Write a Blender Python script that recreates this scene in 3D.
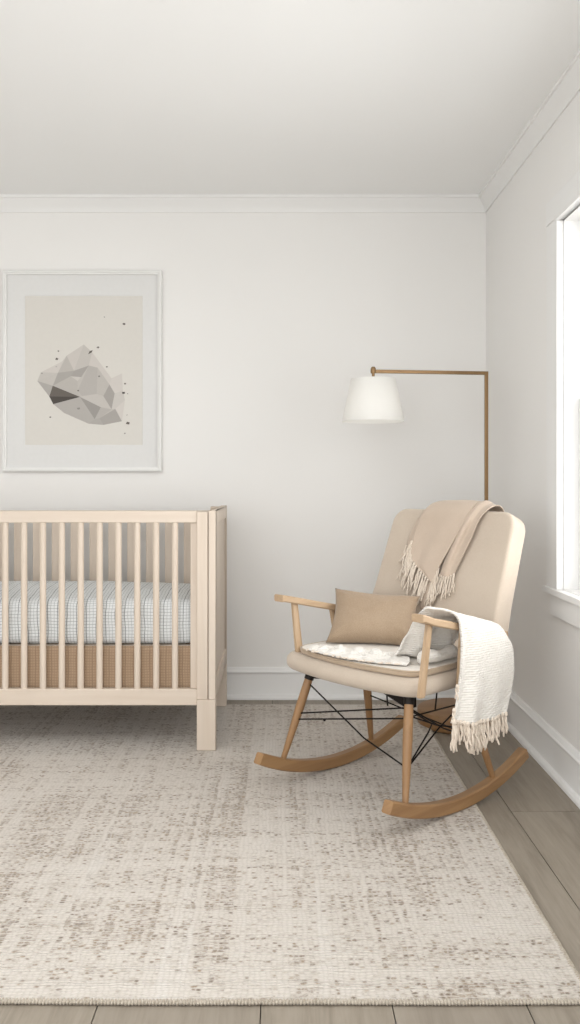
import bpy, bmesh, math, random
import numpy as np
from mathutils import Vector, Matrix, noise

random.seed(7)
PI = math.pi
for o in list(bpy.data.objects):
    bpy.data.objects.remove(o, do_unlink=True)
SC = bpy.context.scene
COL = SC.collection

# ------------------------------------------------------------------ camera, sky, lights, exposure
EYE = 1.04
cam_data = bpy.data.cameras.new('camera')
cam = bpy.data.objects.new('camera', cam_data)
COL.objects.link(cam)
cam.location = (0, 0, EYE)
cam.rotation_euler = (PI / 2, 0, 0)
cam_data.sensor_width = 36
cam_data.sensor_fit = 'AUTO'
cam_data.lens = 832 / 1024 * 36
cam_data.shift_x = 9 / 1024
cam_data.shift_y = -32 / 1024
cam_data.clip_start = 0.02
SC.camera = cam

world = bpy.data.worlds.new('sky')
SC.world = world
world.use_nodes = True
bg = world.node_tree.nodes['Background']
bg.inputs['Color'].default_value = (0.93, 0.97, 1.0, 1)
bg.inputs['Strength'].default_value = 2.0


def area(name, loc, rot, sx, sy, power, color=(1, 1, 1), spread=PI):
    d = bpy.data.lights.new(name, 'AREA')
    d.shape = 'RECTANGLE'
    d.size, d.size_y = sx, sy
    d.energy = power
    d.color = color
    d.spread = spread
    o = bpy.data.objects.new(name, d)
    COL.objects.link(o)
    o.location = loc
    o.rotation_euler = rot
    return o


# daylight standing outside each window opening
area('daylight_right', (1.30, 2.22, 1.40), (0, PI / 2, 0), 1.5, 1.3, 40, (1, 0.995, 0.98))
area('daylight_right_near', (1.30, -0.2, 1.40), (0, PI / 2, 0), 1.5, 1.3, 16, (1, 0.995, 0.98))
area('daylight_left', (-2.95, 0.6, 1.35), (0, -PI / 2, 0), 1.7, 2.6, 22, (0.99, 0.995, 0.99))
area('daylight_rear', (-0.7, -1.95, 1.15), (PI / 2, 0, 0), 3.2, 2.1, 68, (1.0, 0.995, 0.985))
# added overhead fill, shining through an invented ceiling opening out of view
area('roof_fill', (-0.65, 0.95, 2.56), (0, 0, 0), 2.2, 1.5, 24, (0.99, 0.995, 0.99))

SC.view_settings.view_transform = 'Standard'
SC.view_settings.look = 'None'
SC.view_settings.exposure = -0.36
SC.view_settings.gamma = 1.0
SC.view_settings.use_curve_mapping = False


# ------------------------------------------------------------------ materials
def lin(c):
    return tuple(((x / 255) / 12.92 if x / 255 <= 0.04045 else ((x / 255 + 0.055) / 1.055) ** 2.4) for x in c) + (1,)


class NT:
    def __init__(self, name):
        self.m = bpy.data.materials.new(name)
        self.m.use_nodes = True
        self.t = self.m.node_tree
        self.b = self.t.nodes['Principled BSDF']
        self.out = self.t.nodes['Material Output']

    def n(self, kind, **kw):
        nd = self.t.nodes.new(kind)
        for k, v in kw.items():
            setattr(nd, k, v)
        return nd

    def l(self, a, b):
        self.t.links.new(a, b)

    def val(self, x, sock):
        if hasattr(x, 'links') or hasattr(x, 'is_output'):
            self.l(x, sock)
        else:
            sock.default_value = x

    def math(self, op, a, b=0.0, c=0.0, clamp=False):
        nd = self.n('ShaderNodeMath', operation=op, use_clamp=clamp)
        self.val(a, nd.inputs[0])
        self.val(b, nd.inputs[1])
        self.val(c, nd.inputs[2])
        return nd.outputs[0]

    def mix(self, f, a, b):
        nd = self.n('ShaderNodeMix', data_type='RGBA')
        self.val(f, nd.inputs[0])
        self.val(a, nd.inputs[6])
        self.val(b, nd.inputs[7])
        return nd.outputs[2]

    def coords(self, scale=(1, 1, 1), rot=(0, 0, 0), src='Object'):
        tc = self.n('ShaderNodeTexCoord')
        mp = self.n('ShaderNodeMapping')
        mp.inputs['Scale'].default_value = scale
        mp.inputs['Rotation'].default_value = rot
        self.l(tc.outputs[src], mp.inputs['Vector'])
        return mp.outputs[0]

    def noise(self, vec, scale, detail=2.0, rough=0.5, dist=0.0):
        nd = self.n('ShaderNodeTexNoise')
        self.l(vec, nd.inputs['Vector'])
        nd.inputs['Scale'].default_value = scale
        nd.inputs['Detail'].default_value = detail
        nd.inputs['Roughness'].default_value = rough
        nd.inputs['Distortion'].default_value = dist
        return nd.outputs[0]

    def ramp(self, f, stops):
        nd = self.n('ShaderNodeValToRGB')
        self.l(f, nd.inputs[0])
        e = nd.color_ramp.elements
        e[0].position, e[0].color = stops[0]
        e[1].position, e[1].color = stops[-1]
        for p, c in stops[1:-1]:
            x = e.new(p)
            x.color = c
        return nd.outputs[0]

    def bump(self, h, strength, dist):
        nd = self.n('ShaderNodeBump')
        nd.inputs['Strength'].default_value = strength
        nd.inputs['Distance'].default_value = dist
        self.l(h, nd.inputs['Height'])
        self.l(nd.outputs[0], self.b.inputs['Normal'])

    def set(self, **kw):
        for k, v in kw.items():
            self.b.inputs[k.replace('_', ' ')].default_value = v


def mat_paint(name, c, rough=0.75, bump=0.15):
    m = NT(name)
    v = m.coords()
    f = m.noise(v, 3.0, 2)
    d = tuple(x * 0.985 for x in lin(c)[:3]) + (1,)
    m.l(m.mix(f, lin(c), d), m.b.inputs['Base Color'])
    m.set(Roughness=rough)
    m.bump(m.noise(v, 220, 3), bump, 0.0006)
    return m.m


def mat_wood(name, c1, c2, axis=0, rough=0.5, grain=1.0):
    m = NT(name)
    sc = [28, 28, 28]
    sc[axis] = 1.6
    v = m.coords(tuple(sc))
    f = m.noise(v, grain, 5, 0.6, 0.8)
    col = m.ramp(f, [(0.28, lin(c2)), (0.72, lin(c1))])
    m.l(col, m.b.inputs['Base Color'])
    m.set(Roughness=rough)
    m.bump(m.noise(v, 6, 3), 0.12, 0.0008)
    return m.m


def mat_fabric(name, c1, c2, weave=900.0, strength=0.35, rough=0.95, sheen=0.2):
    m = NT(name)
    v = m.coords()
    f = m.noise(v, 9, 4, 0.6)
    w = m.noise(v, weave * 0.45, 2)
    ff = m.math('MULTIPLY_ADD', w, 0.6, m.math('MULTIPLY', f, 0.4))
    m.l(m.ramp(ff, [(0.3, lin(c2)), (0.7, lin(c1))]), m.b.inputs['Base Color'])
    m.set(Roughness=rough, Sheen_Weight=sheen)
    wx = m.n('ShaderNodeTexWave', wave_type='BANDS', bands_direction='Z')
    wy = m.n('ShaderNodeTexWave', wave_type='BANDS', bands_direction='DIAGONAL')
    for q in (wx, wy):
        m.l(v, q.inputs['Vector'])
        q.inputs['Scale'].default_value = weave / 7
        q.inputs['Distortion'].default_value = 1.0
    h = m.math('ADD', wx.outputs[1], m.math('ADD', wy.outputs[1], w))
    m.bump(h, strength, 0.0009)
    return m.m


def mat_metal(name, c, rough=0.35, metallic=1.0):
    m = NT(name)
    v = m.coords((60, 60, 4))
    f = m.noise(v, 2, 3)
    d = tuple(x * 0.85 for x in lin(c)[:3]) + (1,)
    m.l(m.mix(f, lin(c), d), m.b.inputs['Base Color'])
    m.set(Roughness=rough, Metallic=metallic)
    return m.m


def mat_plain(name, c, rough=0.8):
    m = NT(name)
    f = m.noise(m.coords(), 60, 2)
    d = tuple(x * 0.96 for x in lin(c)[:3]) + (1,)
    m.l(m.mix(f, lin(c), d), m.b.inputs['Base Color'])
    m.set(Roughness=rough)
    return m.m


def mat_floor():
    m = NT('floor_planks')
    geo = m.n('ShaderNodeNewGeometry')
    rnd = geo.outputs['Random Per Island']
    tc = m.n('ShaderNodeTexCoord')
    sep = m.n('ShaderNodeSeparateXYZ')
    m.l(tc.outputs['Object'], sep.inputs[0])
    off = m.math('MULTIPLY', rnd, 37.0)
    cmb = m.n('ShaderNodeCombineXYZ')
    m.l(m.math('MULTIPLY', sep.outputs[0], 16.0), cmb.inputs[0])
    m.l(m.math('MULTIPLY', sep.outputs[1], 1.3), cmb.inputs[1])
    m.l(off, cmb.inputs[2])
    f = m.noise(cmb.outputs[0], 1.0, 6, 0.62, 1.2)
    g = m.noise(cmb.outputs[0], 7.0, 3, 0.6, 0.2)
    fg = m.math('MULTIPLY_ADD', g, 0.3, m.math('MULTIPLY', f, 0.7))
    c = m.ramp(fg, [(0.3, lin((122, 112, 99))), (0.5, lin((145, 135, 121))), (0.72, lin((162, 151, 137)))])
    c2 = m.mix(m.math('MULTIPLY', rnd, 0.35), c, lin((134, 125, 115)))
    m.l(c2, m.b.inputs['Base Color'])
    m.set(Roughness=0.5)
    m.bump(fg, 0.1, 0.001)
    return m.m


def mat_rug():
    m = NT('rug_weave')
    tc = m.n('ShaderNodeTexCoord')
    sep = m.n('ShaderNodeSeparateXYZ')
    m.l(tc.outputs['Object'], sep.inputs[0])
    x0, y0 = sep.outputs[0], sep.outputs[1]
    obj = tc.outputs['Object']
    wob = m.noise(obj, 9.0, 2)
    wob2 = m.noise(obj, 45.0, 2)
    wv = m.math('MULTIPLY', m.math('SUBTRACT', wob, 0.5), 0.02)
    wv2 = m.math('MULTIPLY', m.math('SUBTRACT', wob2, 0.5), 0.015)
    x = m.math('ADD', x0, m.math('ADD', wv, wv2))
    y = m.math('ADD', y0, m.math('ADD', wv, m.math('MULTIPLY', wv2, 0.7)))

    def cells(cx, cy, seed):
        ax = m.math('DIVIDE', x, cx)
        ay = m.math('DIVIDE', y, cy)
        fx, fy = m.math('FLOOR', ax), m.math('FLOOR', ay)
        cmb = m.n('ShaderNodeCombineXYZ')
        m.l(fx, cmb.inputs[0])
        m.l(fy, cmb.inputs[1])
        cmb.inputs[2].default_value = seed
        wn = m.n('ShaderNodeTexWhiteNoise', noise_dimensions='3D')
        m.l(cmb.outputs[0], wn.inputs['Vector'])
        qx = m.math('SUBTRACT', m.math('FRACT', ax), 0.5)
        qy = m.math('SUBTRACT', m.math('FRACT', ay), 0.5)
        qx4 = m.math('POWER', m.math('ABSOLUTE', qx), 2.6)
        qy4 = m.math('POWER', m.math('ABSOLUTE', qy), 2.2)
        sh = m.math('SUBTRACT', 1.0, m.math('ADD', m.math('MULTIPLY', qx4, 5.0), m.math('MULTIPLY', qy4, 4.6)), clamp=True)
        return wn.outputs[0], sh

    def col_rand(cx, seed):
        c = m.n('ShaderNodeCombineXYZ')
        m.l(m.math('FLOOR', m.math('DIVIDE', x, cx)), c.inputs[0])
        c.inputs[1].default_value = seed
        wn = m.n('ShaderNodeTexWhiteNoise', noise_dimensions='2D')
        m.l(c.outputs[0], wn.inputs['Vector'])
        return wn.outputs[0]

    r1, s1 = cells(0.0118, 0.0100, 1.0)
    r2, s2 = cells(0.0250, 0.0065, 5.0)
    colr = col_rand(0.0118, 3.0)
    mp = m.coords((1.0, 0.6, 1.0))
    patch = m.noise(mp, 2.6, 4, 0.7)
    ms = m.coords((1.0, 0.05, 1.0))
    stripe = m.noise(ms, 9.0, 4, 0.75)
    ty = m.coords((0.06, 1.0, 1.0))
    hstripe = m.noise(ty, 24.0, 3, 0.7)
    dens = m.math('MULTIPLY', m.math('SUBTRACT', patch, 0.22), 1.45)
    dens = m.math('ADD', dens, m.math('MULTIPLY', m.math('SUBTRACT', stripe, 0.5), 0.75))
    dens = m.math('ADD', dens, m.math('MULTIPLY', m.math('SUBTRACT', hstripe, 0.5), 1.3))
    dens = m.math('MULTIPLY', dens, m.math('MULTIPLY_ADD', colr, 0.9, 0.4), clamp=True)
    f1 = m.math('MULTIPLY', m.math('MULTIPLY', m.math('SUBTRACT', m.math('MULTIPLY', dens, 0.90), r1), 4.0, clamp=True), s1)
    f2 = m.math('MULTIPLY', m.math('MULTIPLY', m.math('SUBTRACT', m.math('MULTIPLY', dens, 0.75), r2), 3.0, clamp=True), s2)
    fine = m.noise(obj, 300.0, 3)
    mid = m.noise(obj, 110.0, 3, 0.7)
    fl = m.math('MAXIMUM', f1, m.math('MULTIPLY', f2, 0.55))
    fl = m.math('MULTIPLY', fl, m.math('MULTIPLY_ADD', mid, 3.6, -0.85, clamp=True))
    dv = m.coords((62.0, 210.0, 1.0))
    dn = m.noise(dv, 1.0, 3, 0.6, 0.3)
    dash = m.math('MULTIPLY', m.math('SUBTRACT', m.math('MULTIPLY_ADD', dens, 0.26, dn), 0.66), 9.0, clamp=True)
    fl = m.math('MAXIMUM', fl, m.math('MULTIPLY', dash, 0.62))
    tone = m.math('FRACT', m.math('MULTIPLY', r1, 57.3))
    white_line = m.math('MULTIPLY', m.math('SUBTRACT', 0.44, stripe), 8.0, clamp=True)
    base = m.mix(patch, lin((217, 210, 203)), lin((206, 197, 187)))
    base = m.mix(m.math('MULTIPLY', white_line, 0.5), base, lin((224, 219, 214)))
    base = m.mix(m.math('MULTIPLY', m.math('SUBTRACT', 1.0, s1), 0.30), base, lin((158, 148, 136)))
    base = m.mix(m.math('MULTIPLY', mid, 0.35), base, lin((186, 177, 165)))
    fc = m.mix(tone, lin((88, 66, 40)), lin((136, 114, 86)))
    thin = m.math('MULTIPLY', m.math('LESS_THAN', m.math('ABSOLUTE', m.math('SINE', m.math('MULTIPLY', y, PI / 0.0085))), 0.30), m.math('MULTIPLY_ADD', hstripe, 0.9, -0.2, clamp=True))
    base = m.mix(m.math('MULTIPLY', thin, 0.6), base, lin((150, 138, 122)))
    out = m.mix(m.math('MULTIPLY', fl, 0.9), base, fc)
    m.l(out, m.b.inputs['Base Color'])
    m.set(Roughness=1.0, Sheen_Weight=0.15)
    rib = m.math('SINE', m.math('MULTIPLY', y, 2 * PI / 0.0085))
    h = m.math('ADD', m.math('MULTIPLY', rib, 0.35), m.math('ADD', m.math('MULTIPLY', s1, 0.7), m.math('MULTIPLY', mid, 1.0)))
    h = m.math('SUBTRACT', h, m.math('MULTIPLY', fl, 0.5))
    m.bump(h, 0.55, 0.0035)
    return m.m


def mat_grid(name, base, line, sx, sz, wline, amt, weave=True, stripe_every=3):
    """checked cloth: thin lines in the two directions along the surface"""
    m = NT(name)
    tc = m.n('ShaderNodeTexCoord')
    sep = m.n('ShaderNodeSeparateXYZ')
    m.l(tc.outputs['UV'], sep.inputs[0])
    wob = m.math('MULTIPLY', m.math('SUBTRACT', m.noise(tc.outputs['UV'], 14.0, 2), 0.5), 0.008)
    u = m.math('ADD', sep.outputs[0], wob)
    v = m.math('ADD', sep.outputs[1], wob)

    def lines(c, p, w):
        a = m.math('ABSOLUTE', m.math('SUBTRACT', m.math('FRACT', m.math('DIVIDE', c, p)), 0.5))
        return m.math('LESS_THAN', a, w / p / 2)
    lu = lines(u, sx, wline)
    lv = lines(v, sz, wline)
    lu3 = lines(u, sx * stripe_every, wline * 1.5)
    f = m.math('MAXIMUM', m.math('MULTIPLY', lu, 0.6), m.math('MULTIPLY', lv, 0.75))
    f = m.math('MAXIMUM', f, lu3)
    fine = m.noise(tc.outputs['Object'], 260, 2)
    f = m.math('MULTIPLY', f, m.math('MULTIPLY_ADD', fine, 0.5, 0.6))
    b = m.mix(m.math('MULTIPLY', fine, 0.25), lin(base), tuple(q * 0.86 for q in lin(base)[:3]) + (1,))
    m.l(m.mix(m.math('MULTIPLY', f, amt, clamp=True), b, lin(line)), m.b.inputs['Base Color'])
    m.set(Roughness=0.95, Sheen_Weight=0.1)
    m.bump(m.math('ADD', fine, f), 0.3, 0.001)
    return m.m


def mat_shade():
    m = NT('lamp_shade_fabric')
    v = m.coords()
    f = m.noise(v, 300, 2)
    m.l(m.mix(f, (0.9, 0.9, 0.88, 1), (0.86, 0.86, 0.84, 1)), m.b.inputs['Base Color'])
    m.set(Roughness=0.9)
    tr = m.n('ShaderNodeBsdfTranslucent')
    tr.inputs[0].default_value = (0.9, 0.88, 0.85, 1)
    mx = m.n('ShaderNodeMixShader')
    mx.inputs[0].default_value = 0.45
    m.l(m.b.outputs[0], mx.inputs[1])
    m.l(tr.outputs[0], mx.inputs[2])
    m.l(mx.outputs[0], m.out.inputs[0])
    return m.m


def mat_glass():
    m = NT('window_glass')
    t = m.n('ShaderNodeBsdfTransparent')
    g = m.n('ShaderNodeBsdfGlossy')
    g.inputs['Roughness'].default_value = 0.02
    f = m.n('ShaderNodeFresnel')
    f.inputs[0].default_value = 1.45
    mx = m.n('ShaderNodeMixShader')
    m.l(m.math('MULTIPLY', f.outputs[0], 0.6), mx.inputs[0])
    m.l(t.outputs[0], mx.inputs[1])
    m.l(g.outputs[0], mx.inputs[2])
    m.l(mx.outputs[0], m.out.inputs[0])
    return m.m


def mat_bulb():
    m = NT('lit_bulb')
    m.set(Emission_Strength=11.0, Roughness=0.4)
    m.b.inputs['Emission Color'].default_value = (1, 0.97, 0.93, 1)
    f = m.noise(m.coords(), 20, 1)
    m.l(m.mix(f, (0.95, 0.95, 0.92, 1), (0.92, 0.92, 0.9, 1)), m.b.inputs['Base Color'])
    return m.m


WALL = mat_paint('wall_paint', (235, 233, 230))
CEIL = mat_paint('ceiling_paint', (246, 246, 245))
TRIM = mat_paint('trim_paint', (234, 233, 231), 0.5, 0.05)
FLOOR = mat_floor()
RUG = mat_rug()
BIND = mat_fabric('rug_binding', (196, 186, 172), (150, 138, 122), 500, 0.5)
BIRCH = mat_wood('pale_birch', (213, 199, 184), (204, 188, 171), 0, 0.5)
BIRCH_Z = mat_wood('pale_birch_upright', (213, 199, 184), (204, 188, 171), 2, 0.5)
OAK = mat_wood('oiled_oak', (162, 126, 86), (138, 103, 68), 0, 0.45)
OAK_Z = mat_wood('oiled_oak_upright', (156, 120, 82), (132, 98, 64), 2, 0.45)
OAK_ARM = mat_wood('light_oak_arm', (192, 166, 137), (168, 140, 109), 0, 0.4)
OAK_ARM_Z = mat_wood('light_oak_arm_post', (192, 166, 137), (168, 140, 109), 2, 0.4)
BASEWOOD = mat_wood('lamp_base_wood', (148, 112, 74), (128, 93, 58), 0, 0.45)
UPHOL = mat_fabric('cream_upholstery', (198, 184, 168), (187, 171, 154), 800, 0.3)
PADTOP = mat_fabric('cream_seat_pad', (228, 221, 212), (217, 209, 198), 500, 0.4)
PADSIDE = mat_fabric('tan_pad_edge', (184, 164, 142), (170, 150, 127), 700, 0.3)
PILLOWM = mat_fabric('tan_linen', (170, 149, 126), (150, 128, 104), 620, 0.5)
BEIGE = mat_fabric('beige_wool', (198, 180, 163), (186, 168, 150), 900, 0.25)
BEIGE_T = mat_fabric('beige_wool_fringe', (226, 213, 198), (208, 193, 175), 900, 0.3)
WHITE = mat_fabric('white_knit', (232, 228, 222), (219, 213, 204), 300, 1.0)
WHITE_T = mat_fabric('cream_fringe', (232, 219, 204), (215, 200, 183), 700, 0.4)
BLACK = mat_metal('black_steel', (34, 29, 26), 0.45, 0.7)
BRASS = mat_metal('brushed_brass', (150, 122, 90), 0.42)
SHADE = mat_shade()
GLASS = mat_glass()
BULB = mat_bulb()
SHEET = mat_grid('checked_sheet', (226, 228, 228), (92, 96, 98), 0.0125, 0.0125, 0.0017, 0.95)
SKIRT = mat_grid('tan_woven_skirt', (177, 151, 125), (114, 89, 66), 0.0105, 0.0105, 0.003, 0.55)
FRAMEW = mat_paint('white_frame', (228, 227, 224), 0.4, 0.02)
MATB = mat_plain('mat_board', (222, 221, 219))
PAPER = mat_plain('print_paper', (216, 212, 205))
JOINT = mat_plain('plank_gap', (92, 80, 70))


# ------------------------------------------------------------------ mesh helpers
def tag(o, label=None, cat=None, group=None, kind=None):
    if label:
        o['label'] = label
    if cat:
        o['category'] = cat
    if group:
        o['group'] = group
    if kind:
        o['kind'] = kind
    return o


def empty(name, loc=(0, 0, 0), rz=0.0):
    o = bpy.data.objects.new(name, None)
    COL.objects.link(o)
    o.location = loc
    o.rotation_euler = (0, 0, rz)
    o.empty_display_size = 0.05
    return o


class MB:
    def __init__(self):
        self.v, self.f, self.mi, self.uv = [], [], [], None

    def quad_grid(self, P, closed_u=False, closed_v=False, mi=0):
        """P[i][j] points"""
        n, k = len(P), len(P[0])
        b = len(self.v)
        for r in P:
            self.v.extend([tuple(p) for p in r])
        for i in range(n if closed_u else n - 1):
            for j in range(k if closed_v else k - 1):
                a, c = i, (i + 1) % n
                d, e = j, (j + 1) % k
                self.f.append((b + a * k + d, b + c * k + d, b + c * k + e, b + a * k + e))
                self.mi.append(mi)
        return b

    def box(self, lo, hi, mi=0, M=None):
        b = len(self.v)
        for z in (lo[2], hi[2]):
            for y in (lo[1], hi[1]):
                for x in (lo[0], hi[0]):
                    p = Vector((x, y, z))
                    self.v.append(tuple(M @ p if M else p))
        for q in ((0, 2, 3, 1), (4, 5, 7, 6), (0, 1, 5, 4), (2, 6, 7, 3), (0, 4, 6, 2), (1, 3, 7, 5)):
            self.f.append(tuple(b + i for i in q))
            self.mi.append(mi)

    def poly(self, pts, mi=0):
        b = len(self.v)
        self.v.extend([tuple(p) for p in pts])
        self.f.append(tuple(range(b, b + len(pts))))
        self.mi.append(mi)

    def prism(self, pts, off, mi=0):
        """closed outline pts extruded by vector off"""
        b = len(self.v)
        n = len(pts)
        self.v.extend([tuple(p) for p in pts])
        self.v.extend([tuple(Vector(p) + Vector(off)) for p in pts])
        self.f.append(tuple(b + i for i in range(n))[::-1])
        self.f.append(tuple(b + n + i for i in range(n)))
        self.mi += [mi, mi]
        for i in range(n):
            j = (i + 1) % n
            self.f.append((b + i, b + j, b + n + j, b + n + i))
            self.mi.append(mi)

    def tube(self, pts, rad, seg=12, mi=0, square=None, cap=True):
        pts = [Vector(p) for p in pts]
        n = len(pts)
        if not hasattr(rad, '__len__'):
            rad = [rad] * n
        rings = []
        t0 = (pts[1] - pts[0]).normalized()
        ref = Vector((0, 0, 1)) if abs(t0.z) < 0.9 else Vector((1, 0, 0))
        x = t0.cross(ref).normalized()
        for i in range(n):
            t = (pts[min(i + 1, n - 1)] - pts[max(i - 1, 0)]).normalized()
            x = (x - t * x.dot(t)).normalized()
            y = t.cross(x)
            r = rad[i]
            ring = []
            for k in range(seg):
                a = 2 * PI * k / seg
                ring.append(pts[i] + (x * math.cos(a) + y * math.sin(a)) * r)
            rings.append(ring)
        b = self.quad_grid(rings, closed_v=True, mi=mi)
        if cap:
            self.f.append(tuple(b + k for k in range(seg))[::-1])
            self.f.append(tuple(b + (n - 1) * seg + k for k in range(seg)))
            self.mi += [mi, mi]

    def lathe(self, prof, cx=0, cy=0, seg=48, mi=0, closed=False):
        rings = [[(cx + r * math.cos(2 * PI * k / seg), cy + r * math.sin(2 * PI * k / seg), z) for k in range(seg)]
                 for r, z in prof]
        self.quad_grid(rings, closed_u=closed, closed_v=True, mi=mi)

    def build(self, name, mats, parent=None, smooth=False, bevel=0.0, solid=0.0, subsurf=0, seg=2, loc=None,
              angle=35, weld=True, sol_off=0.0):
        me = bpy.data.meshes.new(name)
        me.from_pydata([tuple(v) for v in self.v], [], self.f)
        if not isinstance(mats, (list, tuple)):
            mats = [mats]
        for m in mats:
            me.materials.append(m)
        me.polygons.foreach_set('material_index', self.mi)
        if self.uv is not None:
            ul = me.uv_layers.new(name='UVMap')
            for i, uv in enumerate(self.uv):
                ul.data[i].uv = uv
        bm = bmesh.new()
        bm.from_mesh(me)
        if weld:
            bmesh.ops.remove_doubles(bm, verts=bm.verts, dist=1e-6)
        bmesh.ops.recalc_face_normals(bm, faces=bm.faces)
        bm.to_mesh(me)
        bm.free()
        if smooth:
            me.polygons.foreach_set('use_smooth', [True] * len(me.polygons))
            if smooth == 'auto':
                me.set_sharp_from_angle(angle=math.radians(angle))
        o = bpy.data.objects.new(name, me)
        COL.objects.link(o)
        if parent is not None:
            o.parent = parent
        if loc is not None:
            o.location = loc
        if solid:
            s = o.modifiers.new('solid', 'SOLIDIFY')
            s.thickness = solid
            s.offset = sol_off
        if bevel:
            b = o.modifiers.new('bevel', 'BEVEL')
            b.width = bevel
            b.segments = seg
            b.limit_method = 'ANGLE'
            b.angle_limit = math.radians(40)
            me.polygons.foreach_set('use_smooth', [True] * len(me.polygons))
            w = o.modifiers.new('wn', 'WEIGHTED_NORMAL')
            w.keep_sharp = True
        if subsurf:
            s = o.modifiers.new('sub', 'SUBSURF')
            s.levels = s.render_levels = subsurf
        return o


def boxes(name, lst, mat, parent=None, bevel=0.0, **kw):
    mb = MB()
    for lo, hi in lst:
        mb.box(lo, hi)
    return mb.build(name, mat, parent, bevel=bevel, **kw)


def catmull(P, n):
    """resample a list of numpy points to n points on a Catmull-Rom curve"""
    P = np.array(P, float)
    k = len(P)
    out = []
    for i in range(n):
        t = i / (n - 1) * (k - 1)
        a = min(int(t), k - 2)
        f = t - a
        p1, p2 = P[a], P[a + 1]
        p0 = P[a - 1] if a > 0 else 2 * p1 - p2
        p3 = P[a + 2] if a + 2 < k else 2 * p2 - p1
        out.append(0.5 * ((2 * p1) + (-p0 + p2) * f + (2 * p0 - 5 * p1 + 4 * p2 - p3) * f * f + (-p0 + 3 * p1 - 3 * p2 + p3) * f ** 3))
    return np.array(out)


def surf(G, n, k):
    """coarse control grid G[rows][cols] -> n x k smooth grid"""
    rows = [catmull(r, k) for r in G]
    A = np.array(rows)
    cols = [catmull(A[:, j], n) for j in range(k)]
    return np.transpose(np.array(cols), (1, 0, 2))


def arc_outline(hx, hy, r, n=8, m=10):
    """rounded rectangle outline, counter-clockwise"""
    pts = []
    C = [(hx - r, hy - r, 0), (-hx + r, hy - r, 90), (-hx + r, -hy + r, 180), (hx - r, -hy + r, 270)]
    for i, (cx, cy, a0) in enumerate(C):
        for k in range(n + 1):
            a = math.radians(a0 + 90 * k / n)
            pts.append((cx + r * math.cos(a), cy + r * math.sin(a)))
        nx, ny, na = C[(i + 1) % 4]
        a = math.radians(na)
        q = (nx + r * math.cos(a), ny + r * math.sin(a))
        p = pts[-1]
        for k in range(1, m):
            pts.append((p[0] + (q[0] - p[0]) * k / m, p[1] + (q[1] - p[1]) * k / m))
    return pts


def cushion(mb, outline_fn, profile, mapper, inner=6, dome_top=0.0, dome_bot=0.0, mis=None):
    """rings of an outline (inset, height) closed by dense caps"""
    rings = []
    first_in, first_h = profile[0]
    last_in, last_h = profile[-1]

    def ring(inset, h, scale=1.0):
        return [mapper(x * scale, y * scale, h) for x, y in outline_fn(inset)]
    for i in range(inner):
        s = (i + 0.02) / inner
        rings.append(ring(first_in, first_h - dome_bot * (1 - s * s), s))
    for ins, h in profile:
        rings.append(ring(ins, h))
    for i in range(inner - 1, -1, -1):
        s = (i + 0.02) / inner
        rings.append(ring(last_in, last_h + dome_top * (1 - s * s), s))
    mb.quad_grid(rings, closed_v=True)
    if mis:
        k = len(rings[0])
        nf = (len(rings) - 1) * k
        for r in range(len(rings) - 1):
            for j in range(k):
                mb.mi[len(mb.mi) - nf + r * k + j] = mis(r - inner)


# ------------------------------------------------------------------ room shell
XR, YB, XL, YF, ZC = 0.978, 3.966, -2.6, -1.6, 2.385
T = 0.16
fl = MB()
seams = [XL - 0.02, -2.4, -2.16, -1.92, -1.68, -1.44, -1.2, -0.96, -0.72, -0.61, -0.363, -0.04, 0.22, 0.486, 0.722, 0.962, 1.0]
rs = random.Random(3)
for i in range(len(seams) - 1):
    cuts = [YF - 0.05]
    y = YF + rs.uniform(0.2, 1.2)
    if i == 14:
        y = 0.75
    while y < YB:
        cuts.append(y)
        y += 1.86 if i == 14 else rs.uniform(1.5, 2.1)
    cuts.append(YB + 0.05)
    for j in range(len(cuts) - 1):
        fl.box((seams[i] + 0.0012, cuts[j] + 0.0012, -0.02), (seams[i + 1] - 0.0012, cuts[j + 1] - 0.0012, 0.0), 0)
fl.box((XL - T, YF - T, -0.12), (XR + T, YB + T, -0.012), 1)
o = fl.build('floor', [FLOOR, JOINT], weld=False)
tag(o, kind='structure')

FILL_HOLE = (-1.75, 0.45, 0.2, 1.7)      # unseen opening added for the overhead fill: x0, x1, y0, y1
tag(boxes('ceiling', [((XL - T, YF - T, ZC), (FILL_HOLE[0], YB + T, ZC + 0.15)), ((FILL_HOLE[1], YF - T, ZC), (XR + T, YB + T, ZC + 0.15)),
                      ((FILL_HOLE[0], YF - T, ZC), (FILL_HOLE[1], FILL_HOLE[2], ZC + 0.15)), ((FILL_HOLE[0], FILL_HOLE[3], ZC), (FILL_HOLE[1], YB + T, ZC + 0.15))], CEIL), kind='structure')
tag(boxes('wall_back', [((XL - T, YB, 0), (XR + T, YB + T, ZC))], WALL), kind='structure')


def wall_x(name, x0, x1, holes):
    """wall slab between x0 and x1 with rectangular openings (y0, y1, z0, z1)"""
    b = []
    ys = YF - 0.0
    for y0, y1, z0, z1 in holes:
        b.append(((x0, ys, 0), (x1, y0, ZC)))
        b.append(((x0, y0, 0), (x1, y1, z0)))
        b.append(((x0, y0, z1), (x1, y1, ZC)))
        ys = y1
    b.append(((x0, ys, 0), (x1, YB, ZC)))
    return tag(boxes(name, b, WALL), kind='structure')


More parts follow.
